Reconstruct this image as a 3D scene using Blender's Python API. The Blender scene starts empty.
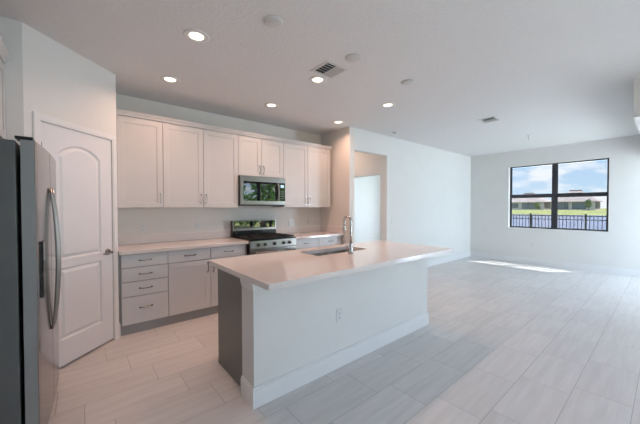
import bpy, bmesh, math, random
from mathutils import Vector, Matrix
random.seed(7)
S = bpy.context.scene
C = S.collection
PI = math.pi

# ---------------------------------------------------------------- camera
F_PX, YAW, PITCH, ROLL, EYE = 289.4, math.radians(50.39), math.radians(-0.94), math.radians(-0.125), 1.372
fw = Vector((math.cos(YAW) * math.cos(PITCH), math.sin(YAW) * math.cos(PITCH), math.sin(PITCH)))
rt = Vector((math.sin(YAW), -math.cos(YAW), 0))
up = rt.cross(fw)
rt2 = rt * math.cos(ROLL) + up * math.sin(ROLL)
up2 = -rt * math.sin(ROLL) + up * math.cos(ROLL)
cd = bpy.data.cameras.new('camera')
cd.sensor_width = 36
cd.lens = F_PX / 640 * 36
cd.clip_start = 0.02
cd.clip_end = 2000
cam = bpy.data.objects.new('camera', cd)
C.objects.link(cam)
m = Matrix((rt2, up2, -fw)).transposed().to_4x4()
m.translation = (0, 0, EYE)
cam.matrix_world = m
S.camera = cam

# ---------------------------------------------------------------- view, world, sun, daylight
S.view_settings.view_transform = 'Standard'
S.view_settings.look = 'None'
S.view_settings.exposure = 0.15
S.view_settings.gamma = 1.0
S.view_settings.use_curve_mapping = False
SKY_STRENGTH = 2.5
SUN_STRENGTH = 16.0
SUN_DIR = Vector((-0.395, 0.325, -1.0))        # the way the sunlight travels
FILL_FRONT, FILL_LIVING, FILL_SIDE, LAMP_W, HALL_W = 14.0, 125.0, 60.0, 5.1, 5.0
WARM = (1.0, 0.60, 0.43)
COOL = (0.66, 0.82, 1.0)

w = bpy.data.worlds.new('sky')
S.world = w
w.use_nodes = True
nt = w.node_tree
nt.nodes.clear()
def N(nt, t, **k):
    n = nt.nodes.new(t)
    for a, b in k.items():
        setattr(n, a, b)
    return n
out = N(nt, 'ShaderNodeOutputWorld')
bg = N(nt, 'ShaderNodeBackground')
bg.inputs['Strength'].default_value = SKY_STRENGTH
tc = N(nt, 'ShaderNodeTexCoord')
sep = N(nt, 'ShaderNodeSeparateXYZ')
nt.links.new(tc.outputs['Generated'], sep.inputs[0])
ramp = N(nt, 'ShaderNodeValToRGB')
ramp.color_ramp.elements[0].position = 0.0
ramp.color_ramp.elements[0].color = (0.62, 0.80, 0.96, 1)
ramp.color_ramp.elements[1].position = 0.35
ramp.color_ramp.elements[1].color = (0.27, 0.50, 0.88, 1)
nt.links.new(sep.outputs['Z'], ramp.inputs['Fac'])
mp = N(nt, 'ShaderNodeMapping')
mp.inputs['Scale'].default_value = (1.0, 1.0, 3.0)
mp.inputs['Location'].default_value = (0.35, 0.1, 0.0)
nt.links.new(tc.outputs['Generated'], mp.inputs['Vector'])
noi = N(nt, 'ShaderNodeTexNoise')
noi.inputs['Scale'].default_value = 7.5
noi.inputs['Detail'].default_value = 7
noi.inputs['Roughness'].default_value = 0.55
nt.links.new(mp.outputs[0], noi.inputs['Vector'])
cr = N(nt, 'ShaderNodeValToRGB')
cr.color_ramp.elements[0].position = 0.47
cr.color_ramp.elements[0].color = (0, 0, 0, 1)
cr.color_ramp.elements[1].position = 0.60
cr.color_ramp.elements[1].color = (1, 1, 1, 1)
nt.links.new(noi.outputs['Fac'], cr.inputs['Fac'])
mx = N(nt, 'ShaderNodeMix', data_type='RGBA')
nt.links.new(cr.outputs['Color'], mx.inputs['Factor'])
nt.links.new(ramp.outputs['Color'], mx.inputs[6])
mx.inputs[7].default_value = (0.95, 0.98, 1.03, 1)
nt.links.new(mx.outputs[2], bg.inputs['Color'])
nt.links.new(bg.outputs[0], out.inputs['Surface'])

def light(name, kind, loc, energy, color, direction=None, parent=None, **k):
    d = bpy.data.lights.new(name, kind)
    d.energy = energy
    d.color = color
    for a, b in k.items():
        setattr(d, a, b)
    o = bpy.data.objects.new(name, d)
    C.objects.link(o)
    if parent:
        o.parent = parent
    o.location = loc
    if direction is not None:
        o.rotation_euler = Vector(direction).to_track_quat('-Z', 'Y').to_euler()
    return o
light('sun', 'SUN', (20, -10, 30), SUN_STRENGTH, (1.0, 0.97, 0.92), SUN_DIR, angle=math.radians(0.55))
# daylight areas added to brighten the rooms, the front two in made-up openings
light('daylight_fill', 'AREA', (1.6, -1.985, 1.38), FILL_FRONT, COOL, (0, 1, 0), shape='RECTANGLE', size=1.9, size_y=2.0)
light('daylight_fill', 'AREA', (7.7, -1.985, 1.2), FILL_LIVING, COOL, (0, 1, 0), shape='RECTANGLE', size=1.08, size_y=2.2)
light('daylight_fill', 'AREA', (8.65, 4.55, 1.5), FILL_SIDE, COOL, (-1, 0, -0.1), shape='RECTANGLE', size=1.5, size_y=1.5)

# ---------------------------------------------------------------- materials
def mat(name, col, rough=0.5, metal=0.0, var=0.0, vscale=6.0, bump=0.0, bscale=60.0, spec=0.5, stretch=None, coat=0.0):
    m = bpy.data.materials.new(name)
    m.use_nodes = True
    nt = m.node_tree
    b = nt.nodes['Principled BSDF']
    b.inputs['Base Color'].default_value = (*col, 1)
    b.inputs['Roughness'].default_value = rough
    b.inputs['Metallic'].default_value = metal
    b.inputs['Specular IOR Level'].default_value = spec
    b.inputs['Coat Weight'].default_value = coat
    tc = N(nt, 'ShaderNodeTexCoord')
    src = tc.outputs['Object']
    if stretch:
        mp = N(nt, 'ShaderNodeMapping')
        mp.inputs['Scale'].default_value = stretch
        nt.links.new(src, mp.inputs['Vector'])
        src = mp.outputs[0]
    if var > 0:
        n = N(nt, 'ShaderNodeTexNoise')
        n.inputs['Scale'].default_value = vscale
        n.inputs['Detail'].default_value = 4
        nt.links.new(src, n.inputs['Vector'])
        r = N(nt, 'ShaderNodeMapRange')
        r.inputs['From Min'].default_value = 0.3
        r.inputs['From Max'].default_value = 0.7
        r.inputs['To Min'].default_value = 1 - var
        r.inputs['To Max'].default_value = 1 + var
        nt.links.new(n.outputs['Fac'], r.inputs['Value'])
        v = N(nt, 'ShaderNodeVectorMath', operation='SCALE')
        v.inputs[0].default_value = col
        nt.links.new(r.outputs[0], v.inputs['Scale'])
        nt.links.new(v.outputs[0], b.inputs['Base Color'])
    if bump > 0:
        n = N(nt, 'ShaderNodeTexNoise')
        n.inputs['Scale'].default_value = bscale
        n.inputs['Detail'].default_value = 3
        nt.links.new(src, n.inputs['Vector'])
        bp = N(nt, 'ShaderNodeBump')
        bp.inputs['Strength'].default_value = bump
        bp.inputs['Distance'].default_value = 0.01
        nt.links.new(n.outputs['Fac'], bp.inputs['Height'])
        nt.links.new(bp.outputs[0], b.inputs['Normal'])
    return m
def emit(name, col, s):
    m = mat(name, col, 0.4)
    b = m.node_tree.nodes['Principled BSDF']
    b.inputs['Emission Color'].default_value = (*col, 1)
    b.inputs['Emission Strength'].default_value = s
    return m
def glass_mat(name, tint):
    m = bpy.data.materials.new(name)
    m.use_nodes = True
    nt = m.node_tree
    nt.nodes.clear()
    o = N(nt, 'ShaderNodeOutputMaterial')
    mx = N(nt, 'ShaderNodeMixShader')
    t = N(nt, 'ShaderNodeBsdfTransparent')
    t.inputs['Color'].default_value = (*tint, 1)
    g = N(nt, 'ShaderNodeBsdfGlossy')
    g.inputs['Roughness'].default_value = 0.02
    lw = N(nt, 'ShaderNodeLayerWeight')
    lw.inputs['Blend'].default_value = 0.5
    p5 = N(nt, 'ShaderNodeMath', operation='POWER')
    p5.inputs[1].default_value = 5.0
    nt.links.new(lw.outputs['Facing'], p5.inputs[0])
    f = N(nt, 'ShaderNodeMath', operation='MULTIPLY_ADD')
    f.inputs[1].default_value = 0.96
    f.inputs[2].default_value = 0.04
    nt.links.new(p5.outputs[0], f.inputs[0])
    nt.links.new(f.outputs[0], mx.inputs[0])
    nt.links.new(t.outputs[0], mx.inputs[1])
    nt.links.new(g.outputs[0], mx.inputs[2])
    nt.links.new(mx.outputs[0], o.inputs['Surface'])
    return m
def floor_mat():
    # 305 x 610 mm porcelain tile, each row stepped a quarter tile, long side along X
    m = bpy.data.materials.new('floor_tile')
    m.use_nodes = True
    nt = m.node_tree
    b = nt.nodes['Principled BSDF']
    tc = N(nt, 'ShaderNodeTexCoord')
    sp = N(nt, 'ShaderNodeSeparateXYZ')
    nt.links.new(tc.outputs['Object'], sp.inputs[0])
    def M(op, a, bb=None, c=None):
        n = N(nt, 'ShaderNodeMath', operation=op)
        for i, v in enumerate((a, bb, c)):
            if v is None: continue
            if isinstance(v, (int, float)): n.inputs[i].default_value = v
            else: nt.links.new(v, n.inputs[i])
        return n.outputs[0]
    v = M('DIVIDE', M('SUBTRACT', sp.outputs['Y'], 0.448), 0.305)
    row = M('FLOOR', v)
    fv = M('SUBTRACT', v, row)
    u = M('DIVIDE', M('ADD', M('SUBTRACT', sp.outputs['X'], 2.125), M('MULTIPLY', row, 0.15)), 0.61)
    col = M('FLOOR', u)
    fu = M('SUBTRACT', u, col)
    dv = M('MULTIPLY', M('MINIMUM', fv, M('SUBTRACT', 1.0, fv)), 0.305)
    du = M('MULTIPLY', M('MINIMUM', fu, M('SUBTRACT', 1.0, fu)), 0.61)
    d = M('MINIMUM', dv, du)
    grout = N(nt, 'ShaderNodeMapRange', interpolation_type='SMOOTHSTEP')
    grout.inputs['From Min'].default_value = 0.0011
    grout.inputs['From Max'].default_value = 0.0029
    nt.links.new(d, grout.inputs['Value'])
    cmb = N(nt, 'ShaderNodeCombineXYZ')
    nt.links.new(col, cmb.inputs[0]); nt.links.new(row, cmb.inputs[1])
    wn = N(nt, 'ShaderNodeTexWhiteNoise', noise_dimensions='3D')
    nt.links.new(cmb.outputs[0], wn.inputs['Vector'])
    # linear veining along the tile, shifted per tile
    off = N(nt, 'ShaderNodeVectorMath', operation='SCALE')
    off.inputs['Scale'].default_value = 7.0
    nt.links.new(wn.outputs['Color'], off.inputs[0])
    add = N(nt, 'ShaderNodeVectorMath', operation='ADD')
    nt.links.new(tc.outputs['Object'], add.inputs[0]); nt.links.new(off.outputs[0], add.inputs[1])
    mp = N(nt, 'ShaderNodeMapping')
    mp.inputs['Scale'].default_value = (1.3, 16.0, 1.0)
    nt.links.new(add.outputs[0], mp.inputs['Vector'])
    no = N(nt, 'ShaderNodeTexNoise')
    no.inputs['Scale'].default_value = 1.6
    no.inputs['Detail'].default_value = 5
    nt.links.new(mp.outputs[0], no.inputs['Vector'])
    rp = N(nt, 'ShaderNodeValToRGB')
    rp.color_ramp.elements[0].position = 0.30
    rp.color_ramp.elements[0].color = (0.595, 0.575, 0.565, 1)
    rp.color_ramp.elements[1].position = 0.70
    rp.color_ramp.elements[1].color = (0.685, 0.665, 0.655, 1)
    nt.links.new(no.outputs['Fac'], rp.inputs['Fac'])
    sc = N(nt, 'ShaderNodeVectorMath', operation='SCALE')
    nt.links.new(rp.outputs['Color'], sc.inputs[0])
    nt.links.new(M('ADD', M('MULTIPLY', wn.outputs['Value'], 0.10), 0.95), sc.inputs['Scale'])
    mx = N(nt, 'ShaderNodeMix', data_type='RGBA')
    nt.links.new(grout.outputs[0], mx.inputs['Factor'])
    mx.inputs[6].default_value = (0.40, 0.385, 0.375, 1)
    nt.links.new(sc.outputs[0], mx.inputs[7])
    nt.links.new(mx.outputs[2], b.inputs['Base Color'])
    b.inputs['Roughness'].default_value = 0.36
    b.inputs['Specular IOR Level'].default_value = 0.45
    bp = N(nt, 'ShaderNodeBump')
    bp.inputs['Strength'].default_value = 0.5
    bp.inputs['Distance'].default_value = 0.002
    nt.links.new(grout.outputs[0], bp.inputs['Height'])
    nt.links.new(bp.outputs[0], b.inputs['Normal'])
    return m

MW = mat('wall_paint', (0.765, 0.757, 0.735), 0.7, bump=0.12, bscale=90, var=0.012, vscale=3)
MW_LIT = mat('wall_paint_lamp_tint', (0.765, 0.728, 0.685), 0.7, bump=0.12, bscale=90, var=0.012, vscale=3)  # same wall paint with the lamps' warm tint put into the colour
MCEIL = mat('ceiling_paint', (0.74, 0.735, 0.73), 0.85, bump=0.3, bscale=45, var=0.015, vscale=30)
MTRIM = mat('trim_paint', (0.80, 0.80, 0.80), 0.35, var=0.01)
MDOOR = mat('door_paint', (0.78, 0.78, 0.80), 0.4, var=0.01)
MCAB = mat('cabinet_paint', (0.62, 0.605, 0.595), 0.4, var=0.015, vscale=4)
MCABB = mat('base_cabinet_paint', (0.68, 0.68, 0.69), 0.4, var=0.015, vscale=4)
MFST = mat('fridge_steel', (0.27, 0.275, 0.28), 0.17, 1.0, var=0.04, vscale=8, stretch=(60, 60, 1.0))
MFSD = mat('fridge_door_edge', (0.29, 0.30, 0.305), 0.4, 0.6, var=0.03)
MCABIN = mat('cabinet_carcass', (0.36, 0.37, 0.37), 0.5, var=0.02)
MGREY = mat('island_grey', (0.17, 0.17, 0.16), 0.4, var=0.04, vscale=5)
MQ = mat('quartz', (0.75, 0.69, 0.665), 0.08, var=0.025, vscale=70, spec=0.6)
MQU = mat('quartz_upstand', (0.75, 0.695, 0.67), 0.5, var=0.025, vscale=70, spec=0.3)
MST = mat('brushed_steel', (0.33, 0.305, 0.285), 0.28, 1.0, var=0.05, vscale=8, stretch=(60, 60, 1.0))
MSTD = mat('dark_steel_side', (0.115, 0.12, 0.12), 0.45, 0.2, var=0.03)
MSINK = mat('sink_steel', (0.24, 0.23, 0.22), 0.3, 1.0, var=0.05, vscale=8)
MCHR = mat('brushed_nickel', (0.55, 0.54, 0.53), 0.2, 1.0, var=0.02)
MDNI = mat('dark_nickel', (0.30, 0.29, 0.29), 0.25, 1.0, var=0.02)
MBLK = mat('black_enamel', (0.012, 0.012, 0.013), 0.25, var=0.05)
MIRON = mat('cast_iron', (0.02, 0.018, 0.017), 0.6, bump=0.2, bscale=200)
MBGL = mat('black_glass', (0.008, 0.009, 0.010), 0.02, var=0.02, coat=0.0)
MBGL.node_tree.nodes['Principled BSDF'].inputs['IOR'].default_value = 2.3
MFRM = mat('bronze_frame', (0.030, 0.032, 0.038), 0.4, var=0.05)
MGL = glass_mat('view_dimming_glass', (0.60, 0.61, 0.615))  # tint put in to darken the outdoor view under the raised sky
MGC = glass_mat('clear_glass', (0.975, 0.98, 0.98))
MPLA = mat('white_plastic', (0.74, 0.74, 0.73), 0.4, var=0.01)
MPLG = mat('ceiling_plastic', (0.62, 0.62, 0.61), 0.5, var=0.01)
MSLOT = mat('dark_slot', (0.05, 0.05, 0.05), 0.6, var=0.05)
MVENT = mat('vent_white', (0.66, 0.66, 0.65), 0.45, var=0.01)
MVDK = mat('vent_shade', (0.04, 0.04, 0.042), 0.7, var=0.05)
MLENS = emit('lamp_lens', (1.0, 0.85, 0.66), 2.2)
MDISP = emit('display_blue', (0.45, 0.62, 0.85), 0.5)
MFLOOR = floor_mat()
MLAWN = mat('lawn_grass', (0.26, 0.28, 0.10), 0.95, var=0.2, vscale=0.15, bump=0.3, bscale=3)
MLAKE = mat('lake_water', (0.16, 0.17, 0.27), 0.25, var=0.15, vscale=0.08, bump=0.4, bscale=1.5)
MSTUC = mat('stucco', (0.66, 0.62, 0.60), 0.9, var=0.04, vscale=0.6)
MROOF = mat('roof_tile', (0.40, 0.34, 0.33), 0.9, var=0.12, vscale=1.5, stretch=(1, 1, 6))
MROOFB = mat('roof_ridge_tile', (0.27, 0.25, 0.25), 0.9, var=0.1, vscale=2)
MPANE = mat('house_pane', (0.20, 0.23, 0.27), 0.6, var=0.1)
MLEAF = mat('leaves', (0.22, 0.42, 0.09), 0.6, var=0.45, vscale=3.5)
MLEAFP = mat('pale_leaves', (0.30, 0.36, 0.20), 0.7, var=0.3, vscale=2)
MBARK = mat('bark', (0.16, 0.12, 0.09), 0.9, var=0.25, vscale=9)
MPAVE = mat('patio_concrete', (0.42, 0.41, 0.39), 0.9, var=0.08, vscale=2)

# ---------------------------------------------------------------- builders
ORG = {}
class MB:
    """Collects shapes in world metres and links them as one mesh object."""
    def __init__(self, mtx=None):
        self.b = bmesh.new()
        self.m = mtx
    def _v(self, p):
        p = Vector(p)
        return self.b.verts.new(self.m @ p if self.m else p)
    def box(self, x0, x1, y0, y1, z0, z1):
        v = [self._v((x, y, z)) for z in (z0, z1) for y in (y0, y1) for x in (x0, x1)]
        for f in ((0, 2, 3, 1), (4, 5, 7, 6), (0, 1, 5, 4), (2, 6, 7, 3), (0, 4, 6, 2), (1, 3, 7, 5)):
            self.b.faces.new([v[i] for i in f])
        return self
    def poly(self, pts):
        self.b.faces.new([self._v(p) for p in pts])
        return self
    def prism(self, pts, d):
        """closed outline (list of 3-D points) pushed along vector d"""
        d = Vector(d)
        a = [self._v(p) for p in pts]
        c = [self._v(Vector(p) + d) for p in pts]
        n = len(pts)
        self.b.faces.new(a[::-1])
        self.b.faces.new(c)
        for i in range(n):
            self.b.faces.new((a[i], a[(i + 1) % n], c[(i + 1) % n], c[i]))
        return self
    def ring(self, outer, inner, d):
        """frame between two outlines of equal point count, pushed along d"""
        d = Vector(d)
        o0 = [self._v(p) for p in outer]; i0 = [self._v(p) for p in inner]
        o1 = [self._v(Vector(p) + d) for p in outer]; i1 = [self._v(Vector(p) + d) for p in inner]
        n = len(outer)
        for k in range(n):
            j = (k + 1) % n
            self.b.faces.new((o0[k], o0[j], i0[j], i0[k]))
            self.b.faces.new((o1[j], o1[k], i1[k], i1[j]))
            self.b.faces.new((o0[j], o0[k], o1[k], o1[j]))
            self.b.faces.new((i0[k], i0[j], i1[j], i1[k]))
        return self
    def tube(self, pts, r, n=10, radii=None):
        pts = [Vector(p) for p in pts]
        rings = []
        ref = None
        for i, p in enumerate(pts):
            t = (pts[min(i + 1, len(pts) - 1)] - pts[max(i - 1, 0)]).normalized()
            if ref is None:
                ref = t.orthogonal().normalized()
            ref = (ref - t * ref.dot(t)).normalized()
            bn = t.cross(ref)
            rr = radii[i] if radii else r
            rings.append([self._v(p + (ref * math.cos(a) + bn * math.sin(a)) * rr) for a in [2 * PI * k / n for k in range(n)]])
        for a, c in zip(rings, rings[1:]):
            for k in range(n):
                f = self.b.faces.new((a[k], a[(k + 1) % n], c[(k + 1) % n], c[k]))
                f.smooth = True
        self.b.faces.new(rings[0][::-1]); self.b.faces.new(rings[-1])
        return self
    def lathe(self, c, prof, n=28, axis='Z'):
        """profile of (radius, height) spun about an axis through c"""
        c = Vector(c)
        rings = []
        for r, h in prof:
            ring = []
            for k in range(n):
                a = 2 * PI * k / n
                q = {'Z': (r * math.cos(a), r * math.sin(a), h), 'Y': (r * math.cos(a), h, r * math.sin(a)), 'X': (h, r * math.cos(a), r * math.sin(a))}[axis]
                ring.append(self._v(c + Vector(q)))
            rings.append(ring)
        for a, d in zip(rings, rings[1:]):
            for k in range(n):
                f = self.b.faces.new((a[k], a[(k + 1) % n], d[(k + 1) % n], d[k]))
                f.smooth = True
        self.b.faces.new(rings[0][::-1]); self.b.faces.new(rings[-1])
        return self
    def build(self, name, material, parent=None, bevel=0.0, loc=None):
        bmesh.ops.recalc_face_normals(self.b, faces=self.b.faces[:])
        me = bpy.data.meshes.new(name)
        off = ORG.get(parent.name, Vector()) if parent else Vector(loc or (0, 0, 0))
        bmesh.ops.translate(self.b, verts=self.b.verts[:], vec=-off)
        self.b.to_mesh(me); self.b.free()
        me.materials.append(material)
        o = bpy.data.objects.new(name, me)
        C.objects.link(o)
        if parent:
            o.parent = parent
            ORG[o.name] = off
        else:
            o.location = off
            ORG[o.name] = off
        if bevel:
            bv = o.modifiers.new('edge', 'BEVEL')
            bv.width = bevel; bv.segments = 2; bv.limit_method = 'ANGLE'
            bv.angle_limit = math.radians(40)
        return o
def tag(o, label, cat, group=None, kind=None):
    o['label'] = label
    o['category'] = cat
    if group: o['group'] = group
    if kind: o['kind'] = kind
    return o
def thing(name, label, cat, loc, group=None, kind=None):
    o = bpy.data.objects.new(name, None)
    o.empty_display_size = 0.1
    C.objects.link(o)
    o.location = loc
    ORG[o.name] = Vector(loc)
    return tag(o, label, cat, group, kind)
def struct(o, label, cat):
    return tag(o, label, cat, kind='structure')
def rect(axis, at, a0, a1, z0, z1):
    if axis == 'Y':
        return [(a0, at, z0), (a1, at, z0), (a1, at, z1), (a0, at, z1)]
    return [(at, a0, z0), (at, a1, z0), (at, a1, z1), (at, a0, z1)]

# ---------------------------------------------------------------- the room
ZC = 2.76
XL, XE, YF, YB, YL = -1.10, 8.35, -2.0, 4.31, 3.53       # left wall, window wall, front, kitchen wall, living wall
XA = 3.585                                                # alcove side wall
struct(MB().box(XL - .15, XE + .15, YF - .15, 6.65, -.12, 0).build('floor', MFLOOR), 'pale stepped porcelain tile floor through kitchen and living room', 'floor')
struct(MB().box(XL - .15, XE + .15, YF - .15, 6.65, ZC, ZC + .12).build('ceiling', MCEIL), 'flat off-white textured ceiling', 'ceiling')
struct(MB().box(XL - .12, XA, YB, YB + .12, 0, ZC).build('wall_back', MW_LIT), 'kitchen wall behind the cabinets and range', 'wall')
struct(MB().box(XL - .12, XL, YF, YB, 0, ZC).build('wall_left', MW), 'wall behind the refrigerator', 'wall')
struct(MB().box(XA, XA + .12, YL, 6.5, 0, ZC).build('wall_alcove', MW_LIT), 'short wall closing the cabinet run on its right', 'wall')
# living-room wall with the doorway
DX0, DX1, DZ = 3.705, 4.62, 2.38
struct(MB().box(DX1, XE, YL, YL + .12, 0, ZC).box(DX0, DX1, YL, YL + .12, DZ, ZC).build('wall_living', MW), 'long blank white living room wall with a doorway beside the kitchen', 'wall')
struct(MB().box(DX1, DX1 + .12, 4.75, 6.5, 0, ZC).box(DX1, DX1 + .12, YL + .12, YL + .16, 0, ZC).box(DX1, DX1 + .12, YL + .16, 4.75, 2.03, ZC).build('wall_hall', MW), 'hall wall seen through the doorway, open below its header', 'wall')
struct(MB().box(XA, XE, 6.5, 6.62, 0, ZC).build('wall_hall_end', MW), 'wall at the far end of the hall', 'wall')
# window wall
WY0, WY1, WZ0, WZ1 = .800, 2.603, .838, 2.379
b = MB()
b.box(XE, XE + .15, YF - .12, WY0, 0, ZC).box(XE, XE + .15, WY1, 3.75, 0, ZC).box(XE, XE + .15, 5.35, 6.62, 0, ZC).box(XE, XE + .15, 3.75, 5.35, 0, .7).box(XE, XE + .15, 3.75, 5.35, 2.3, ZC).box(XE, XE + .15, WY0, WY1, 0, WZ0).box(XE, XE + .15, WY0, WY1, WZ1, ZC)
struct(b.build('wall_window', MW), 'far white wall with the twin window', 'wall')
# front wall behind the camera: sliding glass door, two openings added for fill light
b = MB()
b.box(XL - .12, .6, YF - .12, YF, 0, ZC).box(2.6, 4.25, YF - .12, YF, 0, ZC).box(6.95, 7.15, YF - .12, YF, 0, ZC).box(8.25, XE, YF - .12, YF, 0, ZC).box(7.15, 8.25, YF - .12, YF, 2.4, ZC)
b.box(.6, 2.6, YF - .12, YF, 0, .35).box(.6, 2.6, YF - .12, YF, 2.4, ZC).box(4.25, 6.95, YF - .12, YF, 2.4, ZC)
struct(b.build('wall_front', MW), 'wall behind the camera with a glass door and openings added for fill light', 'wall')
# bulkhead at the right edge
struct(MB().box(4.61, XE, -1.2, .262, 2.335, ZC).build('wall_bulkhead', MW), 'dropped ceiling bulkhead at the right edge', 'bulkhead')
# pantry: straight return, diagonal, right return
PA, PB = Vector((-.32, 3.10, 0)), Vector((.30, 3.71, 0))
struct(MB().box(XL, PA.x, 3.10, 3.20, 0, ZC).build('wall_return', MW), 'short wall between fridge cabinet and pantry corner', 'wall')
struct(MB().prism([(PB.x, PB.y, 0), (PB.x, YB, 0), (PB.x - .1, YB, 0), (PB.x - .1, PB.y + .0, 0)], (0, 0, ZC)).build('wall_pantry_side', MW_LIT), 'pantry wall meeting the cabinet run', 'wall')
ds = (PB - PA); DL = ds.length; ds.normalize()
dn = Vector((ds.y, -ds.x, 0))                            # out into the room
DM = Matrix((ds, -dn, Vector((0, 0, 1)))).transposed().to_4x4()   # local x along the wall, y into the pantry, z up
DM.translation = PA
S0, S1, DH = .112, .802, 2.062
b = MB(DM).box(0, S0, 0, .1, 0, ZC).box(S1, DL, 0, .1, 0, ZC).box(S0, S1, 0, .1, DH, ZC)
struct(b.build('wall_pantry', MW), 'diagonal pantry wall around the white arched-panel door', 'wall')

# pantry door: arched top panel over a square panel
door = thing('door_1', 'white two-panel pantry door with arched top panel', 'door', DM @ Vector((S0, 0, 0)), kind='structure')
P0, P1 = S0 + .003, S1 - .003
pl, pr = .252, .668
def arch(z0, z1, zs, x0, x1, n=14):
    """panel outline: bottom edge, straight sides to zs, arch to z1"""
    pts = [(x0, z0), (x1, z0), (x1, zs)]
    for k in range(1, n):
        t = k / n
        pts.append((x1 + (x0 - x1) * t, zs + (z1 - zs) * math.sin(PI * t) ** .8))
    pts.append((x0, zs))
    return pts
def panel_rings(mb, pts, y, depth, wid):
    """a sunk moulding with a raised field"""
    cx = sum(p[0] for p in pts) / len(pts); zz = [p[1] for p in pts]; cz = (min(zz) + max(zz)) / 2
    xs = [p[0] for p in pts]; hw = (max(xs) - min(xs)) / 2; hh = (max(zz) - min(zz)) / 2
    def inset(d):
        return [(cx + (x - cx) * (hw - d) / hw, cz + (z - cz) * (hh - d) / hh) for x, z in pts]
    lv = [(0, 0), (wid * .45, depth), (wid * .8, depth), (wid * 1.6, depth * .15)]
    loops = [[mb._v((x, y + dd, z)) for x, z in inset(dw)] for dw, dd in lv]
    n = len(pts)
    for a, c in zip(loops, loops[1:]):
        for k in range(n):
            mb.b.faces.new((a[k], a[(k + 1) % n], c[(k + 1) % n], c[k]))
    mb.b.faces.new(loops[-1])
    return loops[0]
b = MB(DM)
YD = .003
top = arch(.93, 1.925, 1.835, pl, pr)
bot = [(pl, .24), (pr, .24), (pr, .855), (pl, .855)]
zb, zt = .020, DH - .003
# face pieces around the two panels
def q(pts): b.poly([(x, YD, z) for x, z in pts])
q([(P0, zb), (pl, zb), (pl, zt), (P0, zt)]); q([(pr, zb), (P1, zb), (P1, zt), (pr, zt)])
q([(pl, zb), (pr, zb), (pr, .24), (pl, .24)]); q([(pl, .855), (pr, .855), (pr, .93), (pl, .93)])
arcpts = top[2:]
for (xa, za), (xb, zb2) in zip(arcpts, arcpts[1:]):
    q([(xa, za), (xa, zt), (xb, zt), (xb, zb2)])
panel_rings(b, top, YD, .012, .026)
panel_rings(b, bot, YD, .012, .026)
b.poly([(P0, YD, zb), (P0, YD + .035, zb), (P0, YD + .035, zt), (P0, YD, zt)])
b.poly([(P1, YD, zb), (P1, YD, zt), (P1, YD + .035, zt), (P1, YD + .035, zb)])
b.poly([(P0, YD, zt), (P0, YD + .035, zt), (P1, YD + .035, zt), (P1, YD, zt)])
b.poly([(P0, YD, zb), (P1, YD, zb), (P1, YD + .035, zb), (P0, YD + .035, zb)])
b.poly([(P0, YD + .035, zb), (P1, YD + .035, zb), (P1, YD + .035, zt), (P0, YD + .035, zt)])
leaf = b.build('leaf', MDOOR, door)
b = MB(DM).lathe((.742, YD, .925), [(.0, -.012), (.026, -.012), (.032, -.004), (.032, 0)], axis='Y')
b.tube([(.742, YD - .012, .925), (.742, YD - .05, .925), (.735, YD - .058, .925), (.70, YD - .06, .922), (.635, YD - .055, .918)], .009, radii=[.011, .011, .012, .010, .008])
b.build('handle', MDNI, leaf)
for z in (.25, 1.05, 1.85): MB(DM).box(S0 - .004, S0 + .012, -.004, .008, z - .045, z + .045).build('hinge', MCHR, door)
# casing round the pantry door
b = MB(DM)
for o_, i_, y0, y1 in ((.055, .0, -.009, 0), (.050, .012, -.013, -.009)):
    b.prism([(S0 - o_, y0, 0), (S0 - o_, y0, DH + o_), (S1 + o_, y0, DH + o_), (S1 + o_, y0, 0), (S1 + i_, y0, 0), (S1 + i_, y0, DH + i_), (S0 - i_, y0, DH + i_), (S0 - i_, y0, 0)], ds * 0 + Vector((0, y1 - y0, 0)))
struct(b.build('trim_1', MTRIM), 'white casing around the pantry door', 'door casing')
struct(MB(DM).box(S1 + .055, DL + .006, -.013, 0, 0, .14).box(S1 + .055, DL, -.009, 0, .14, .155).build('baseboard_pantry', MTRIM), 'short white baseboard right of the pantry door', 'baseboard')

def bb(name, label, boxes):
    b = MB()
    for x0, x1, y0, y1 in boxes:
        b.box(x0, x1, y0, y1, 0, .125)
        dx, dy = (0, .004) if x1 - x0 > y1 - y0 else (.004, 0)
        b.box(x0 + dx, x1 - dx, y0 + dy, y1 - dy, .125, .14)
    struct(b.build(name, MTRIM), label, 'baseboard')
bb('baseboard_living', 'white baseboard along the living room wall', [(DX1, XE, YL - .014, YL)])
bb('baseboard_window', 'white baseboard under the twin window', [(XE - .014, XE, YF, YL - .014)])

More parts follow.
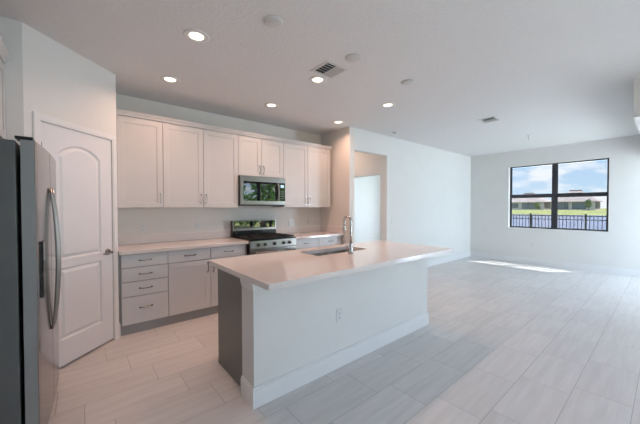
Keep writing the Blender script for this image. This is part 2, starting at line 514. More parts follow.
# ---------------------------------------------------------------- twin window
win = thing('window_1', 'black framed twin single-hung window on the far wall', 'window', (XE + .1, (WY0 + WY1) / 2, WZ0), kind='structure')
FX0, FX1 = XE + .10, XE + .15
MY0, MY1, RZ = 1.660, 1.745, 1.636
b = MB().ring(rect('X', FX0, WY0, WY1, WZ0, WZ1), rect('X', FX0, WY0 + .026, WY1 - .026, WZ0 + .022, WZ1 - .014), (FX1 - FX0, 0, 0))
b.build('frame', MFRM, win)
MB().box(FX0 - .012, FX1, MY0, MY1, WZ0 + .022, WZ1 - .014).build('mullion', MFRM, win)
for a0, a1 in ((WY0 + .026, MY0), (MY1, WY1 - .026)):
    s = MB().ring(rect('X', FX0 + .004, a0, a1, WZ0 + .022, RZ + .042), rect('X', FX0 + .004, a0 + .014, a1 - .014, WZ0 + .045, RZ - .045), (.02, 0, 0)).build('lower_sash', MFRM, win)
    MB().box(FX0 + .012, FX0 + .016, a0 + .012, a1 - .012, WZ0 + .04, RZ - .04).build('pane', MGL, s)
    MB().box(FX0 - .01, FX0 + .004, (a0 + a1) / 2 - .03, (a0 + a1) / 2 + .03, RZ + .012, RZ + .026).build('latch', MFRM, s)
    s = MB().ring(rect('X', FX0 + .026, a0, a1, RZ - .03, WZ1 - .014), rect('X', FX0 + .026, a0 + .012, a1 - .012, RZ + .02, WZ1 - .024), (.02, 0, 0)).build('upper_sash', MFRM, win)
    MB().box(FX0 + .034, FX0 + .038, a0 + .01, a1 - .01, RZ + .018, WZ1 - .03).build('pane', MGL, s)
struct(MB().box(XE - .012, FX0, WY0 - .0, WY1 + .0, WZ0 - .0, WZ0 + .012).build('trim_2', MTRIM), 'white marble sill of the twin window', 'window sill')
# sliding glass door and a window added for fill light behind the camera
sd = thing('window_2', 'black framed sliding glass door behind the camera', 'window', (5.6, YF - .06, 0), kind='structure')
MB().ring(rect('Y', YF - .1, 4.25, 6.95, 0, 2.4), rect('Y', YF - .1, 4.31, 6.89, .05, 2.34), (0, .08, 0)).build('frame', MFRM, sd)
for i, (a0, a1) in enumerate(((4.31, 5.20), (5.14, 6.05), (5.99, 6.89))):
    y = YF - .09 + .03 * (i % 2)
    p = MB().ring(rect('Y', y, a0, a1, .05, 2.34), rect('Y', y, a0 + .09, a1 - .09, .16, 2.26), (0, .03, 0)).build('sliding_panel', MFRM, sd)
    MB().box(a0 + .08, a1 - .08, y + .012, y + .018, .15, 2.27).build('pane', MGC, p)
fill_win = thing('added_window', 'unseen window added for fill light behind the camera', 'window', (1.5, YF - .06, .35), kind='structure')
MB().ring(rect('Y', YF - .1, .6, 2.6, .35, 2.4), rect('Y', YF - .1, .65, 2.55, .40, 2.35), (0, .06, 0)).build('frame', MFRM, fill_win)
MB().box(.65, 2.55, YF - .075, YF - .069, .40, 2.35).build('pane', MGC, fill_win)

# ---------------------------------------------------------------- cabinetry
def shaker(mb, x0, x1, z0, z1, y, t=.02, r=.060, rec=.0065):
    """door front facing -Y with a sunk flat panel"""
    mb.ring(rect('Y', y, x0, x1, z0, z1), rect('Y', y, x0 + r, x1 - r, z0 + r, z1 - r), (0, t, 0))
    mb.ring(rect('Y', y + .004, x0 + r - .001, x1 - r + .001, z0 + r - .001, z1 - r + .001), rect('Y', y + .004, x0 + r + .006, x1 - r - .006, z0 + r + .006, z1 - r - .006), (0, t - .006, 0))
    mb.box(x0 + r - .004, x1 - r + .004, y + rec, y + t - .002, z0 + r - .004, z1 - r + .004)
def pull(parent, p, vert, L=.115, mtl=None, n=(0, -1, 0)):
    """arched bar pull centred at p"""
    b = MB()
    d = Vector((0, 0, 1)) if vert else (Vector((1, 0, 0)) if abs(n[1]) else Vector((0, 1, 0)))
    n = Vector(n); p = Vector(p)
    pts = []
    for k in range(11):
        t = k / 10 * 2 - 1
        pts.append(p + d * (t * L / 2) + n * (.028 * (1 - abs(t) ** 4)))
    b.tube(pts, .0055, 8)
    for s in (-1, 1):
        b.lathe(p + d * (s * L / 2) + n * .002, [(.009, -.003), (.009, .003)], 10, axis='Y' if abs(n.y) else 'X')
    return b.build('handle', mtl or MDNI, parent)

G = .0026                                                 # half the gap between fronts
UY0, UY1 = 3.963, YB                                      # upper fronts / back
UZ0, UZ1 = 1.372, 2.408
def upper(label, x0, x1, z0, splits, handles):
    o = thing('wall_cabinet', label, 'cabinet', ((x0 + x1) / 2, YB, z0), 'wall cabinets above the counter')
    MB().box(x0 + .001, x1 - .001, UY0 + .021, UY1 - .001, z0, UZ1 + .012).build('body', MCAB, o)
    xs = [x0] + splits + [x1]
    for i, (a, c) in enumerate(zip(xs, xs[1:])):
        b = MB(); shaker(b, a + G, c - G, z0 + .002, UZ1, UY0)
        d = b.build('door', MCAB, o, .0015)
        hx = c - .032 if handles[i] == 'r' else a + .032
        pull(d, (hx, UY0, z0 + .115 if z0 < 1.6 else z0 + .10), True, mtl=MCHR)
    return o
UX = [.320, .785, 1.756, 2.520, 3.53]
upper('single-door white wall cabinet beside the pantry', UX[0], UX[1], UZ0, [], ['r'])
upper('double-door white wall cabinet left of the microwave', UX[1], UX[2], UZ0, [1.268], ['r', 'l'])
upper('short double-door white wall cabinet above the microwave', UX[2], UX[3], 1.838, [2.127], ['r', 'l'])
upper('double-door white wall cabinet right of the microwave', UX[3], UX[4], UZ0, [3.012], ['r', 'l'])
# crown along the tops
b = MB()
CP = [(UY0 + .012, UZ1 + .012), (UY0 - .004, UZ1 + .012), (UY0 - .006, UZ1 + .026), (UY0 - .028, UZ1 + .056), (UY0 - .03, UZ1 + .066), (UY0 + .012, UZ1 + .066)]
b.prism([(.305, y, z) for y, z in CP], (UX[4] + .012 - .305, 0, 0))
b.box(UX[4] - .0, UX[4] + .012, UY0 + .012, YB - .002, UZ1 + .012, UZ1 + .066)
b.build('crown_molding', MCAB)
tag(bpy.data.objects['crown_molding'], 'long white crown moulding topping the cabinets over the range', 'moulding')

# base cabinets
BY = 3.700                                                # fronts
BZ = .872
def base(label, x0, x1, kind, hinge='r', fill0=0, fill1=0, hand=True):
    o = thing('base_cabinet', label, 'cabinet', ((x0 + x1) / 2, YB, 0), 'base cabinets along the kitchen wall')
    MB().box(x0 + .0005, x1 - .0005, BY + .021, YB - .001, .10, BZ).build('body', MCABIN, o)
    MB().box(x0 + .0005, x1 - .0005, BY + .03, BY + .05, .0, .10).build('toe_kick', MCABIN, o)
    a, c = x0 + fill0 + G, x1 - fill1 - G
    if kind == 'drawers':
        zs = [.868, .722, .568, .408, .105]
        for z1, z0 in zip(zs, zs[1:]):
            d = MB().box(a, c, BY, BY + .02, z0 + .0035, z1 - .0035).build('drawer', MCABB, o, .002)
            pull(d, ((a + c) / 2, BY, (z0 + z1) / 2 + (.0 if z1 - z0 < .2 else .02)), False)
    else:
        d = MB().box(a, c, BY, BY + .02, .725, .865).build('drawer', MCABB, o, .002)
        pull(d, ((a + c) / 2, BY, .795), False)
        b = MB(); shaker(b, a, c, .108, .719, BY)
        d = b.build('door', MCABB, o, .0015)
        pull(d, (c - .032 if hinge == 'l' else a + .032, BY, .62), True)
    return o
base('white four-drawer base cabinet beside the pantry', .302, .775, 'drawers', fill0=.022)
base('white base cabinet with drawer and door, right of the four-drawer unit', .775, 1.262, 'door', 'l')
base('white base cabinet with drawer and door, just left of the range', 1.262, 1.762, 'door', 'r', fill1=.03)
base('white base cabinet with drawer just right of the range', 2.536, 3.045, 'door', 'l')
base('white base cabinet with drawer in the far right corner', 3.045, 3.583, 'door', 'r', fill1=.035)

def counter(label, x0, x1, side=False):
    o = thing('worktop', label, 'worktop', ((x0 + x1) / 2, YB, .874))
    MB().box(x0, x1, 3.657, YB - .001, .874, .914).build('slab', MQ, o, .003)
    b = MB().box(x0, x1, YB - .021, YB - .001, .9145, 1.02)
    if side: b.box(x1 - .02, x1, 3.665, YB - .021, .9145, 1.02)
    b.build('upstand', MQU, o, .002)
counter('pale quartz worktop left of the range', .302, 1.763)
counter('pale quartz worktop right of the range', 2.535, 3.584, True)

# cabinet above the refrigerator (fronts face +X)
o = thing('fridge_cabinet', 'white cabinet with crown high above the refrigerator', 'cabinet', (-1.1, 2.62, 1.86))
MB().box(XL + .001, -.432, 2.14, 3.098, 1.86, 2.42).build('body', MCAB, o)
for a, c, h in ((2.142, 2.618, 2.58), (2.622, 3.096, 2.66)):
    b = MB()
    b.ring(rect('X', -.412, a, c, 1.863, 2.40), rect('X', -.412, a + .06, c - .06, 1.923, 2.34), (-.02, 0, 0)).box(-.43, -.42, a + .055, c - .055, 1.918, 2.345)
    d = b.build('door', MCAB, o, .0015)
    pull(d, (-.412, h, 1.96), True, n=(1, 0, 0), mtl=MCHR)
b = MB().prism([(x, 2.12, z) for x, z in ((-.43, 2.42), (-.408, 2.42), (-.406, 2.434), (-.382, 2.462), (-.38, 2.474), (-.43, 2.474))], (0, .978, 0))
b.build('crown', MCAB, o)

# ---------------------------------------------------------------- refrigerator
FY0, FY1, FM = 2.19, 3.085, 2.62
fr = thing('refrigerator', 'stainless side-by-side refrigerator with dark grey sides', 'refrigerator', (-.64, 2.64, 0))
MB().box(-1.04, -.259, FY0 + .004, FY1 - .004, .025, 1.728).build('body', MSTD, fr, .006)
MB().box(-.257, -.20, FY0 + .02, FY1 - .02, .02, .058).build('kick_grille', MSLOT, fr)
def fx(y):
    t = (y - FY0) / (FY1 - FY0)
    return -.186 + .040 * t + .014 * math.sin(PI * t) ** .7
def fdoor(y0, y1):
    n = 10
    pts = [(-.240, y0, .062)] + [(fx(y0 + (y1 - y0) * k / n), y0 + (y1 - y0) * k / n, .062) for k in range(n + 1)] + [(-.240, y1, .062)]
    b = MB().prism(pts, (0, 0, 1.736 - .062))
    d = b.build('door', MFST, fr, .004)
    MB().box(-.241, -.19, y0 - .001, y0 + .001, .064, 1.734).build('door_edge', MFSD, d)
    return d
def fhandle(d, y):
    b = MB()
    pts = [(fx(y) + .004 + .031 * math.sin(PI * k / 20) ** .75, y, .58 + (1.50 - .58) * k / 20) for k in range(21)]
    b.tube(pts, .013, 10, radii=[.007 + .003 * math.sin(PI * k / 20) for k in range(21)])
    b.build('handle', MST, d)
d1 = fdoor(FY0, FM - .003); fhandle(d1, FM - .05); d1['label'] = 'narrow freezer door with dispenser'
d2 = fdoor(FM + .003, FY1); fhandle(d2, FM + .05)
xd = fx(2.35)
b = MB().ring(rect('X', xd - .01, 2.27, 2.49, .86, 1.18), rect('X', xd - .01, 2.285, 2.475, .875, 1.165), (.014, 0, 0))
b.build('dispenser_frame', MBLK, d1)
MB().box(xd - .012, xd + .0025, 2.286, 2.474, .876, 1.06).build('dispenser_recess', MBLK, d1)
MB().box(xd - .012, xd + .0032, 2.286, 2.474, 1.065, 1.164).build('dispenser_panel', MFSD, d1)
for y in (FY0 + .054, FY1 - .045):
    MB().box(-.262, -.192 if y < 2.5 else -.225, y - .056, y + .04, 1.737, 1.752).build('hinge_cover', MBLK, fr, .004)

# ---------------------------------------------------------------- microwave
MX0, MX1, MZ0, MZ1, MY = 1.760, 2.517, 1.395, 1.834, 3.905
mw = thing('microwave', 'stainless over-the-range microwave under the short cabinet', 'microwave', (2.14, YB, MZ0))
MB().box(MX0, MX1, MY + .028, YB - .003, MZ0 + .012, MZ1).build('body', MBLK, mw, .003)
MB().box(MX0 + .004, MX1 - .004, MY + .02, YB - .02, MZ0, MZ0 + .012).build('underside_filter', MSLOT, mw)
DXE = MX1 - .118
gz0, gz1 = MZ0 + .075, MZ1 - .082
b = MB().ring(rect('Y', MY, MX0 + .002, DXE, MZ0 + .018, MZ1 - .004), rect('Y', MY, MX0 + .048, DXE - .004, gz0, gz1), (0, .027, 0))
dd = b.build('door', MST, mw, .002)
MB().box(MX0 + .047, DXE - .002, MY + .001, MY + .02, gz0 - .001, gz1 + .001).build('window', MBGL, dd)
hx = DXE - .03
MB().tube([(hx, MY + .004, gz0 + .01)] + [(hx, MY - .045 * math.sin(PI * (.12 + .76 * k / 10)) ** .7, gz0 + .015 + (gz1 - gz0 - .03) * k / 10) for k in range(11)] + [(hx, MY + .004, gz1 - .01)], .011, 10).build('handle', MST, dd)
cp = MB().ring(rect('Y', MY, DXE + .001, MX1 - .002, MZ0 + .018, MZ1 - .004), rect('Y', MY, DXE + .006, MX1 - .006, gz0, gz1), (0, .027, 0)).build('control_panel', MST, mw)
MB().box(DXE + .001, MX1 - .002, MY + .0005, MY + .026, gz0 - .001, gz1 + .001).build('keypad', MBGL, cp)
MB().box(DXE + .03, MX1 - .03, MY - .0012, MY + .0004, gz1 - .07, gz1 - .03).build('display', MDISP, cp)
for r in range(4):
    for c in range(3):
        MB().box(DXE + .028 + c * .025, DXE + .044 + c * .025, MY - .0006, MY + .0004, gz0 + .03 + r * .036, gz0 + .048 + r * .036).build('button', MSTD, cp)

# ---------------------------------------------------------------- range
RX0, RX1, RY = 1.768, 2.530, 3.625
rg = thing('range', 'freestanding stainless gas range with black cooktop', 'range', ((RX0 + RX1) / 2, 3.95, 0))
MB().box(RX0, RX1, RY + .03, YB - .03, .03, .905).build('body', MBLK, rg, .002)
for x in (RX0 + .05, RX1 - .05):
    for y in (RY + .08, YB - .1): MB().lathe((x, y, 0), [(.02, 0), (.02, .03)], 12).build('foot', MSLOT, rg)
MB().box(RX0 - .002, RX1 + .002, RY + .005, YB - .035, .905, .922).build('cooktop', MBLK, rg, .004)
p = MB().prism([(RX0, RY + .03, .80), (RX0, RY - .005, .80), (RX0, RY + .01, .905), (RX0, RY + .03, .905)], (RX1 - RX0, 0, 0)).build('knob_panel', MST, rg)
for k, t in enumerate((.16, .30, .5, .70, .84)):
    x = RX0 + t * (RX1 - RX0)
    b = MB().lathe((x, RY + .003, .852), [(.0, -.034), (.016, -.034), (.019, -.03), (.021, -.008), (.025, -.006), (.025, 0)], 18, axis='Y').box(x - .003, x + .003, RY - .036, RY - .02, .838, .87)
    b.build('knob', MSLOT, p)
od = MB().box(RX0 + .003, RX1 - .003, RY, RY + .03, .22, .795).build('oven_door', MST, rg, .003)
MB().box(RX0 + .12, RX1 - .12, RY - .002, RY + .01, .32, .64).build('oven_window', MBGL, od)
b = MB().tube([(RX0 + .05, RY - .05, .745), (RX1 - .05, RY - .05, .745)], .012, 12)
for x in (RX0 + .09, RX1 - .09): b.box(x - .012, x + .012, RY - .05, RY, .735, .755)
b.build('oven_handle', MST, od)
MB().box(RX0 + .003, RX1 - .003, RY, RY + .03, .045, .212).build('storage_drawer', MST, rg, .003)
BGY = 4.215
bgd = MB().box(RX0, RX1, BGY, YB - .032, .922, 1.17).build('backguard', MBLK, rg, .003)
MB().ring(rect('Y', BGY - .006, RX0 + .002, RX1 - .002, 1.012, 1.168), rect('Y', BGY - .006, RX0 + .02, RX1 - .02, 1.045, 1.160), (0, .0055, 0)).build('fascia', MST, bgd)
MB().box(RX0 + .02, RX1 - .02, BGY - .005, BGY - .0005, 1.045, 1.160).build('control_glass', MBGL, bgd)
for gx0, gx1 in ((RX0 + .02, RX0 + .255), (RX0 + .262, RX1 - .262), (RX1 - .255, RX1 - .02)):
    b = MB()
    y0, y1 = RY + .035, BGY - .02
    z0, z1 = .934, .948
    for x in (gx0, gx1 - .012): b.box(x, x + .012, y0, y1, z0, z1)
    for y in (y0, y1 - .012, (y0 + y1) / 2 - .006): b.box(gx0, gx1, y, y + .012, z0, z1)
    cx = (gx0 + gx1) / 2
    b.box(cx - .005, cx + .005, y0, y1, z0, z1)
    for y in (y0 + .13, y1 - .13): b.box(gx0, gx1, y - .005, y + .005, z0, z1)
    for x in (gx0 + .006, gx1 - .006):
        for y in (y0 + .006, y1 - .006): b.box(x - .005, x + .005, y - .005, y + .005, .9225, z0)
    b.build('grate', MIRON, rg)
for x in (RX0 + .137, RX1 - .137):
    for y in (RY + .17, BGY - .15):
        MB().lathe((x, y, .9222), [(.045, 0), (.045, .006), (.03, .007), (.03, .011), (.0, .011)], 20).build('burner', MIRON, rg)
MB().lathe(((RX0 + RX1) / 2, (RY + BGY) / 2, .9222), [(.05, 0), (.05, .006), (.032, .007), (.032, .011), (.0, .011)], 20).build('burner', MIRON, rg)

# ---------------------------------------------------------------- island
IX0, IX1 = .900, 3.118
KY0, KY1 = 1.80, 1.985
struct(MB().box(IX0, IX1, KY0, KY1, 0, .873).build('wall_island', MW), 'white half wall carrying the island top', 'half wall')
b = MB()
for z0, z1, t in ((0, .125, .014), (.125, .14, .009)):
    b.box(IX0 - t, IX1 + t, KY0 - t, KY0, z0, z1).box(IX0 - t, IX0, KY0, KY1 + .0, z0, z1).box(IX1, IX1 + t, KY0, KY1, z0, z1)
struct(b.build('baseboard_island', MTRIM), 'white baseboard around the island half wall', 'baseboard')
b = MB()
for z0, z1, t in ((.83, .873, .012), (.806, .83, .006)):
    b.box(IX0 - t, IX0, KY0 - t, KY1, z0, z1).box(IX0, IX0 + .07, KY0 - t, KY0, z0, z1)
struct(b.build('trim_3', MTRIM), 'small white cap trim under the island top corner', 'trim')
ic = thing('island_cabinet', 'island cabinet with dark grey end panel', 'cabinet', (2.0, 2.26, 0))
# open carcass so the sink bowls hang free inside
b = MB().box(.945, 3.08, KY1 + .001, KY1 + .015, .10, .873).box(.945, 3.08, KY1 + .015, 2.50, .10, .118)
b.build('body', MCABIN, ic)
for x0, x1 in ((.925, .945), (3.08, 3.10)):
    MB().box(x0, x1, KY1 + .001, 2.532, 0, .873).build('end_panel', MGREY, ic, .001)
MB().box(.945, 3.08, 2.44, 2.455, 0, .10).build('toe_kick', MGREY, ic)
for a, c in ((.947, 1.68), (1.684, 2.07), (2.074, 2.46), (2.464, 3.078)):
    d = MB().ring(rect('Y', 2.512, a, c, .11, .868), rect('Y', 2.512, a + .06, c - .06, .17, .81), (0, .02, 0)).box(a + .055, c - .055, 2.513, 2.522, .165, .815).build('door', MGREY, ic)
    pull(d, (c - .04, 2.532, .72), True, n=(0, 1, 0))
TX0, TX1, TY0, TY1 = .856, 3.180, 1.513, 2.567
SX0, SX1, SY0, SY1 = 1.715, 2.43, 2.105, 2.43
it = thing('island_worktop', 'large pale quartz island worktop with sink cutout', 'worktop', (2.0, 2.04, .874))
b = MB()
def rloop(x0, x1, y0, y1, r, z, n=5):
    out = []
    for cx, cy, a0 in ((x1 - r, y1 - r, 0), (x0 + r, y1 - r, 90), (x0 + r, y0 + r, 180), (x1 - r, y0 + r, 270)):
        for k in range(n + 1):
            a = math.radians(a0 + 90 * k / n)
            out.append((cx + r * math.cos(a), cy + r * math.sin(a), z))
    return out
b.ring(rloop(TX0, TX1, TY0, TY1, .008, .874), rloop(SX0, SX1, SY0, SY1, .03, .874), (0, 0, .04))
b.build('slab', MQ, it, .003)
# undermount sink
sk = thing('sink', 'stainless double-bowl undermount sink in the island top', 'sink', ((SX0 + SX1) / 2, (SY0 + SY1) / 2, .67))
dv0 = 2.062
for x0, x1 in ((SX0 - .006, dv0), (dv0 + .022, SX1 + .006)):
    b = MB()
    loops = []
    for ins, z in ((0, .872), (.004, .86), (.012, .70), (.03, .675), (.10, .672)):
        loops.append([b._v(p) for p in rloop(x0 + ins, x1 - ins, SY0 - .006 + ins, SY1 + .006 - ins, .045, z)])
    for a, c in zip(loops, loops[1:]):
        for k in range(len(a)):
            f = b.b.faces.new((a[k], a[(k + 1) % len(a)], c[(k + 1) % len(a)], c[k])); f.smooth = True
    b.b.faces.new(loops[-1])
    bo = b.build('bowl', MSINK, sk)
    so = bo.modifiers.new('wall', 'SOLIDIFY'); so.thickness = .0015; so.offset = 0
    MB().lathe(((x0 + x1) / 2, (SY0 + SY1) / 2, .6735), [(.042, 0), (.042, .003), (.03, .0035), (.028, .001), (.0, .001)], 20).build('drain', MCHR, bo)
MB().box(dv0, dv0 + .022, SY0 - .004, SY1 + .004, .845, .8655).build('divider', MST, sk, .003)
# faucet
FXc, FYc = 2.05, 2.0
fc = thing('faucet', 'tall brushed nickel gooseneck faucet on the island', 'faucet', (FXc, FYc, .9145))
MB().lathe((FXc, FYc, .9145), [(.028, 0), (.028, .008), (.022, .014), (.0185, .03), (.0185, .10), (.014, .112), (.0, .112)], 20).build('base', MCHR, fc)
pts = [(FXc, FYc, 1.02), (FXc, FYc, 1.10), (FXc, FYc, 1.22)]
R = .046
for k in range(1, 13):
    a = PI * k / 12
    pts.append((FXc, FYc + R - R * math.cos(a), 1.235 + R * math.sin(a)))
pts += [(FXc, FYc + 2 * R, 1.20), (FXc, FYc + 2 * R, 1.18)]
sp = MB().tube(pts, .0125, 12).build('spout', MCHR, fc)
MB().lathe((FXc, FYc + 2 * R, 1.115), [(.013, 0), (.0165, .004), (.0165, .05), (.0145, .075), (.0, .075)], 16).build('spray_head', MCHR, sp)
b = MB().tube([(FXc - .017, FYc + .004, .985), (FXc - .045, FYc + .006, .985)], .011, 10)
b.tube([(FXc - .045, FYc + .006, .985), (FXc - .060, FYc + .008, 1.0), (FXc - .085, FYc + .01, 1.045)], .006, 8, radii=[.009, .007, .005])
b.build('lever', MCHR, fc)

# ---------------------------------------------------------------- outlets and switches
def plate(name, label, cat, c, n, gang=1, kind='outlet', group=None):
    """wall plate centred at c whose face looks along n ('-Y', '-X')"""
    mt = Matrix.Translation(c)
    if n == '-X':
        mt = mt @ Matrix.Rotation(-PI / 2, 4, 'Z')
    o = thing(name, label, cat, c, group)
    wd = .07 + .046 * (gang - 1)
    pl_ = MB(mt).box(-wd / 2, wd / 2, -.006, 0, -.0575, .0575).build('cover_plate', MPLA, o, .002)
    for g in range(gang):
        x = (g - (gang - 1) / 2) * .046
        if kind == 'outlet':
            for z in (-.02, .02):
                rc = MB(mt).box(x - .0165, x + .0165, -.0085, -.006, z - .0145, z + .0145).build('receptacle', MPLA, o, .001)
                b = MB(mt)
                b.box(x - .0075, x - .0055, -.009, -.0084, z - .005, z + .006).box(x + .0055, x + .0075, -.009, -.0084, z - .005, z + .006).box(x - .002, x + .002, -.009, -.0084, z - .011, z - .007)
                b.build('slots', MSLOT, rc)
        else:
            MB(mt).box(x - .0165, x + .0165, -.009, -.006, -.033, .033).build('rocker', MPLA, pl_, .001)
    return o
yb = YB - .0005
plate('outlet', 'white outlet on kitchen wall above the four-drawer cabinet', 'outlet', (.615, yb, 1.118), '-Y')
plate('outlet', 'white outlet on kitchen wall just left of the range', 'outlet', (1.285, yb, 1.10), '-Y')
plate('outlet', 'white double-gang outlet on kitchen wall just right of the range', 'outlet', (2.90, yb, 1.09), '-Y', 2)
plate('light_switch', 'white switch plate on kitchen wall near the alcove corner', 'switch', (3.31, yb, 1.10), '-Y', 1, 'switch')
plate('light_switch', 'white switch plate on living wall right of the doorway', 'switch', (4.79, YL - .0005, 1.10), '-Y', 1, 'switch')
plate('outlet', 'white outlet low on the wall under the twin window', 'outlet', (XE - .0005, 2.10, .455), '-X')
plate('outlet', 'white outlet on the front of the island half wall', 'outlet', (1.70, KY0 - .0005, .445), '-Y')

# ---------------------------------------------------------------- ceiling fittings
def downlight(x, y, label):
    o = thing('recessed_light', label, 'ceiling light', (x, y, ZC), 'lit recessed lights in the kitchen ceiling')
    t = MB()
    n = 32
    prof = [(.098, -.0005), (.098, -.004), (.090, -.007), (.066, -.0075), (.056, -.003), (.056, -.0005)]
    rings = [[t._v((x + r * math.cos(2 * PI * k / n), y + r * math.sin(2 * PI * k / n), ZC + h)) for k in range(n)] for r, h in prof]
    for a, c in zip(rings, rings[1:]):
        for k in range(n):
            f = t.b.faces.new((a[k], a[(k + 1) % n], c[(k + 1) % n], c[k])); f.smooth = True
    t.build('trim_ring', MPLA, o)
    MB().lathe((x, y, ZC), [(.0, -.007), (.03, -.0065), (.0565, -.004), (.0565, -.0008)], 28).build('lens', MLENS, o)
    light('lamp', 'AREA', (0, 0, -.013), LAMP_W, WARM, (0, 0, -1), o, shape='DISK', size=.11, spread=math.radians(150))
    return o
for x, y, l in ((.74, 2.456, 'lit recessed light nearest the camera, front row left'), (2.005, 2.456, 'lit recessed light right beside the louvred vent'),
                (3.235, 2.456, 'lit recessed light of the front row farthest right'), (.765, 3.462, 'lit recessed light of the back row nearest the pantry'),
                (2.015, 3.462, 'lit recessed light of the back row above the microwave'), (3.255, 3.462, 'lit recessed light at the alcove wall corner')):
    downlight(x, y, l)
hl = thing('recessed_light', 'lit recessed light in the hall beyond the doorway', 'ceiling light', (4.1, 4.5, ZC))
MB().lathe((4.1, 4.5, ZC), [(.0, -.009), (.06, -.0085), (.095, -.005), (.098, -.0008)], 24).build('lens', MLENS, hl)
light('lamp', 'AREA', (0, 0, -.013), HALL_W, (1.0, .66, .5), (0, 0, -1), hl, shape='DISK', size=.12)
for x, y, l in ((1.124, 1.90, 'round white blank ceiling cover nearest the camera'), (1.965, 1.885, 'round white blank ceiling cover in the middle, right of the vent'), (2.815, 1.87, 'round white blank ceiling cover farthest from the camera')):
    o = thing('ceiling_cover', l, 'cover plate', (x, y, ZC), 'blank round covers above the island')
    MB().lathe((x, y, ZC), [(.0, -.014), (.06, -.013), (.070, -.009), (.072, -.0008)], 28).build('cover', MPLG, o)
    for s in (-1, 1): MB().lathe((x + s * .035, y, ZC - .0135), [(.0, -.0015), (.004, -.001), (.004, 0)], 8).build('screw', MCHR, o)
def vent(x0, x1, y0, y1, label, ns):
    o = thing('air_vent', label, 'vent', ((x0 + x1) / 2, (y0 + y1) / 2, ZC), 'ceiling air vents')
    z = ZC - .0008
    fr_ = .032
    b = MB()
    b.ring([(x0, y0, z), (x1, y0, z), (x1, y1, z), (x0, y1, z)], [(x0 + fr_, y0 + fr_, z), (x1 - fr_, y0 + fr_, z), (x1 - fr_, y1 - fr_, z), (x0 + fr_, y1 - fr_, z)], (0, 0, -.006))
    b.build('frame', MVENT, o, .001)
    MB().box(x0 + fr_ * .8, x1 - fr_ * .8, y0 + fr_ * .8, y1 - fr_ * .8, z - .001, z).build('duct_shade', MVDK, o)  # dark sheet painted for the shade inside the duct, no real hole
    a0, a1, c0, c1 = x0 + fr_, x1 - fr_, y0 + fr_, y1 - fr_
    mid = (a0 + a1) / 2
    MB().box(mid - .004, mid + .004, c0, c1, z - .012, z - .001).build('bar', MVENT, o)
    for side in (-1, 1):
        for k in range(ns):
            if side < 0:
                yy = c0 + (k + .5) * (c1 - c0) / ns
                b = MB().prism([(a0, yy - .012, z - .015), (a0, yy + .010, z - .003), (a0, yy + .011, z - .005), (a0, yy - .011, z - .017)], (mid - .004 - a0, 0, 0))
            else:
                xx = mid + .004 + (k + .5) * (a1 - mid - .004) / ns
                b = MB().prism([(xx - .006, c0, z - .002), (xx + .006, c0, z - .014), (xx + .008, c0, z - .013), (xx - .004, c0, z - .001)], (0, c1 - c0, 0))
            b.build('louvre', MVENT, o)
    return o
vent(1.812, 2.102, 2.072, 2.345, 'square white louvred air vent above the island', 5)
vent(4.885, 5.165, 1.715, 1.965, 'white air vent in the living room ceiling', 5)
o = thing('smoke_detector', 'small round detector near the living wall above the doorway', 'detector', (4.5, 3.26, ZC))
MB().lathe((4.5, 3.26, ZC), [(.0, -.028), (.035, -.027), (.048, -.016), (.055, -.0008)], 24).build('housing', MPLG, o)
MB().lathe((4.5, 3.26, ZC), [(.0, -.034), (.012, -.033), (.014, -.0282)], 14).build('sensor', MSLOT, o)
o = thing('ceiling_hook', 'thin capped wire hanging from the living room ceiling', 'ceiling hook', (6.70, 1.76, ZC))
MB().lathe((6.70, 1.76, ZC), [(.0, -.012), (.022, -.011), (.028, -.0008)], 16).build('plate', MPLG, o)
MB().tube([(6.70, 1.76, ZC - .010), (6.703, 1.76, ZC - .05), (6.70, 1.762, ZC - .10)], .008, 8).build('wire', MPLG, o)

# ---------------------------------------------------------------- outdoors
tag(MB().box(XE + .5, 26, -60, 90, -.5, -.2).box(-60, XE + .5, -60, YF - .2, -.5, -.2).build('near_lawn', MLAWN), 'near lawn outside the house', 'grass', kind='stuff')
b = MB().prism([(82, -260, -.9), (82, -260, -.45), (85, -260, -.35), (145.5, -260, .1), (148, -260, -.35), (420, -260, -.35), (420, -260, -.9)], (0, 660, 0))
tag(b.build('far_lawn', MLAWN), 'bright green lawn on the far bank of the lake', 'grass', kind='stuff')
tag(MB().box(26.1, 81.9, -260, 400, -.7, -.42).build('lake', MLAKE), 'lilac grey lake behind the black fence', 'water', kind='stuff')
struct(MB().box(-3, 12, -6.5, YF - .16, -.198, -.08).build('patio', MPAVE), 'unseen concrete patio added outside the sliding door', 'patio')  # unseen slab put in to cut green bounce from the lawn
fe = thing('fence', 'black metal picket fence beyond the twin window', 'fence', (14, 3, -.2))
FT = 1.06
for z0, z1 in ((FT - .045, FT - .015), (FT - .18, FT - .155), (-.08, -.05)): MB().box(13.985, 14.015, -3, 9, z0, z1).build('rail', MFRM, fe)
b = MB()
k = 0
while k < 112:
    y = -3 + .107 * k
    b.box(13.991, 14.009, y - .009, y + .009, -.12, FT); k += 1
pk = b.build('pickets', MFRM, fe); pk['kind'] = 'stuff'
for y in (-1.38, .27, 1.92, 3.57, 5.22, 6.87):
    MB().box(13.965, 14.035, y - .024, y + .024, -.2, FT + .03).box(13.958, 14.042, y - .03, y + .03, FT + .03, FT + .045).build('post', MFRM, fe)

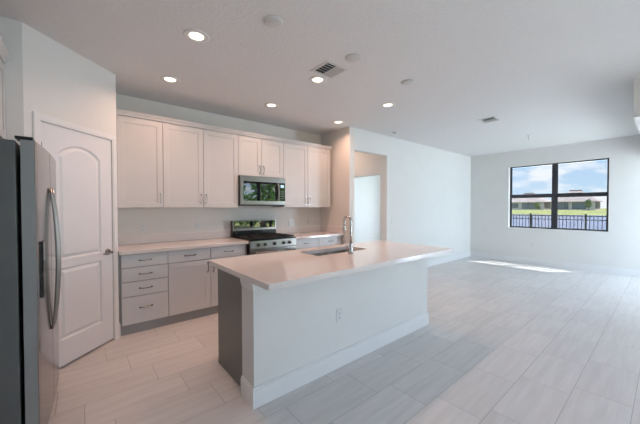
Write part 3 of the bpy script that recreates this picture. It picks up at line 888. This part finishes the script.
def house(label, x, y0, y1, zb, ze, zr, panes, depth=13.0, two=False):
    o = thing('house', label, 'house', (x + depth / 2, (y0 + y1) / 2, zb), 'houses across the lake')
    wall = MB().box(x, x + depth, y0, y1, zb - .6, ze).build('wall', MSTUC, o)
    e = .9
    a = [(x - e, y0 - e, ze), (x + depth + e, y0 - e, ze), (x + depth + e, y1 + e, ze), (x - e, y1 + e, ze)]
    hw = (y1 - y0) / 2 - .9 * (depth / 2)
    cx, cy = x + depth / 2, (y0 + y1) / 2
    hw = max(hw, 1.6)
    r0, r1 = (cx, cy - hw, zr), (cx, cy + hw, zr)
    b = MB()
    b.poly([a[0], a[3], r1, r0]).poly([a[1], a[0], r0]).poly([a[2], a[1], r0, r1]).poly([a[3], a[2], r1]).poly(a)
    rf = b.build('roof', MROOF, o)
    MB().tube([(cx, cy - hw - .4, zr - .1), (cx, cy - hw, zr + .12), (cx, cy + hw, zr + .12), (cx, cy + hw + .4, zr - .1)], .17, 6).build('ridge_cap', MROOFB, rf)
    for (p0, p1, z0, z1) in panes:
        f = MB().ring(rect('X', x - .12, p0, p1, z0, z1), rect('X', x - .12, p0 + .15, p1 - .15, z0 + .15, z1 - .15), (.12, 0, 0)).build('window', MFRM, o)
        MB().box(x - .06, x - .01, p0 + .14, p1 - .14, z0 + .14, z1 - .14).build('pane', MPANE, f)
    return o
house('pale house with dark lanai seen in the left pane', 150, 33.8, 47.5, .3, 3.4, 7.4, [(35.0, 41.5, .5, 3.0), (43, 45.5, 1.0, 2.8)])
house('pale house with wide lanai seen in the right pane', 150, 18.0, 31.4, .3, 3.4, 8.0, [(25.8, 30.6, .5, 3.0), (20.6, 24.6, .5, 3.0)])
house('taller house at the right edge of the right pane', 150, 1.5, 14.8, .3, 6.0, 8.6, [(12.0, 14.2, 4.0, 5.6), (11.0, 14.0, .6, 3.0), (5, 9, .6, 3.0)])
house('pale house half hidden behind the left window frame', 150, 51.5, 66, .3, 3.4, 7.2, [(54, 59, .5, 3.0)])
def leaves(mb, c, r, n, s):
    for _ in range(n):
        while True:
            v = Vector((random.uniform(-1, 1), random.uniform(-1, 1), random.uniform(-1, 1)))
            if .25 < v.length < 1: break
        p = Vector(c) + Vector((v.x * r[0], v.y * r[1], v.z * r[2]))
        d = Vector((random.gauss(0, 1), random.gauss(0, 1), random.gauss(0, 1))).normalized()
        e = d.orthogonal().normalized()
        f = d.cross(e)
        mb.poly([p - e * s, p + f * s * .5, p + e * s, p - f * s * .5])
def tree(name, label, x, y, z, h, r, n, s, mtl, group):
    o = thing(name, label, 'tree', (x, y, z), group)
    MB().tube([(x, y, z + .004), (x, y, z + .08 * h), (x + .03 * h, y, z + h * .3), (x, y + .02 * h, z + h * .6)], .05, 8, radii=[.04 * h, .035 * h, .025 * h, .012 * h]).build('trunk', MBARK, o)
    b = MB(); leaves(b, (x, y, z + h * .62), (r, r, h * .4), n, s); b.build('foliage', mtl, o)
tree('tree', 'small pale green tree on the bank before the right house', 140, 18.6, .06, 3.9, .9, 500, .3, MLEAFP, 'trees on the far bank')
tree('tree', 'small grey green tree on the bank before the left house', 140, 33.6, .06, 3.2, .9, 420, .3, MLEAFP, 'trees on the far bank')
gx = 2.0
for i, l in enumerate(('leftmost garden tree mirrored in the microwave door', 'second garden tree mirrored in the microwave door', 'third garden tree mirrored in the microwave door', 'rightmost garden tree mirrored in the microwave door')):
    tree('garden_tree', l, 4.6 + i * 2.3, -8.5 - .8 * (i % 2), -.195, 4.6 + .7 * (i % 3), 1.1, 1300, .16, MLEAF, 'garden trees behind the camera')
b = MB()
for k in range(16): leaves(b, (.5 + k * .85, -11.4, 1.25), (.8, .6, 1.3), 330, .15)
tag(b.build('hedge', MLEAF), 'leafy green hedge mirrored behind the garden trees', 'hedge', kind='stuff')
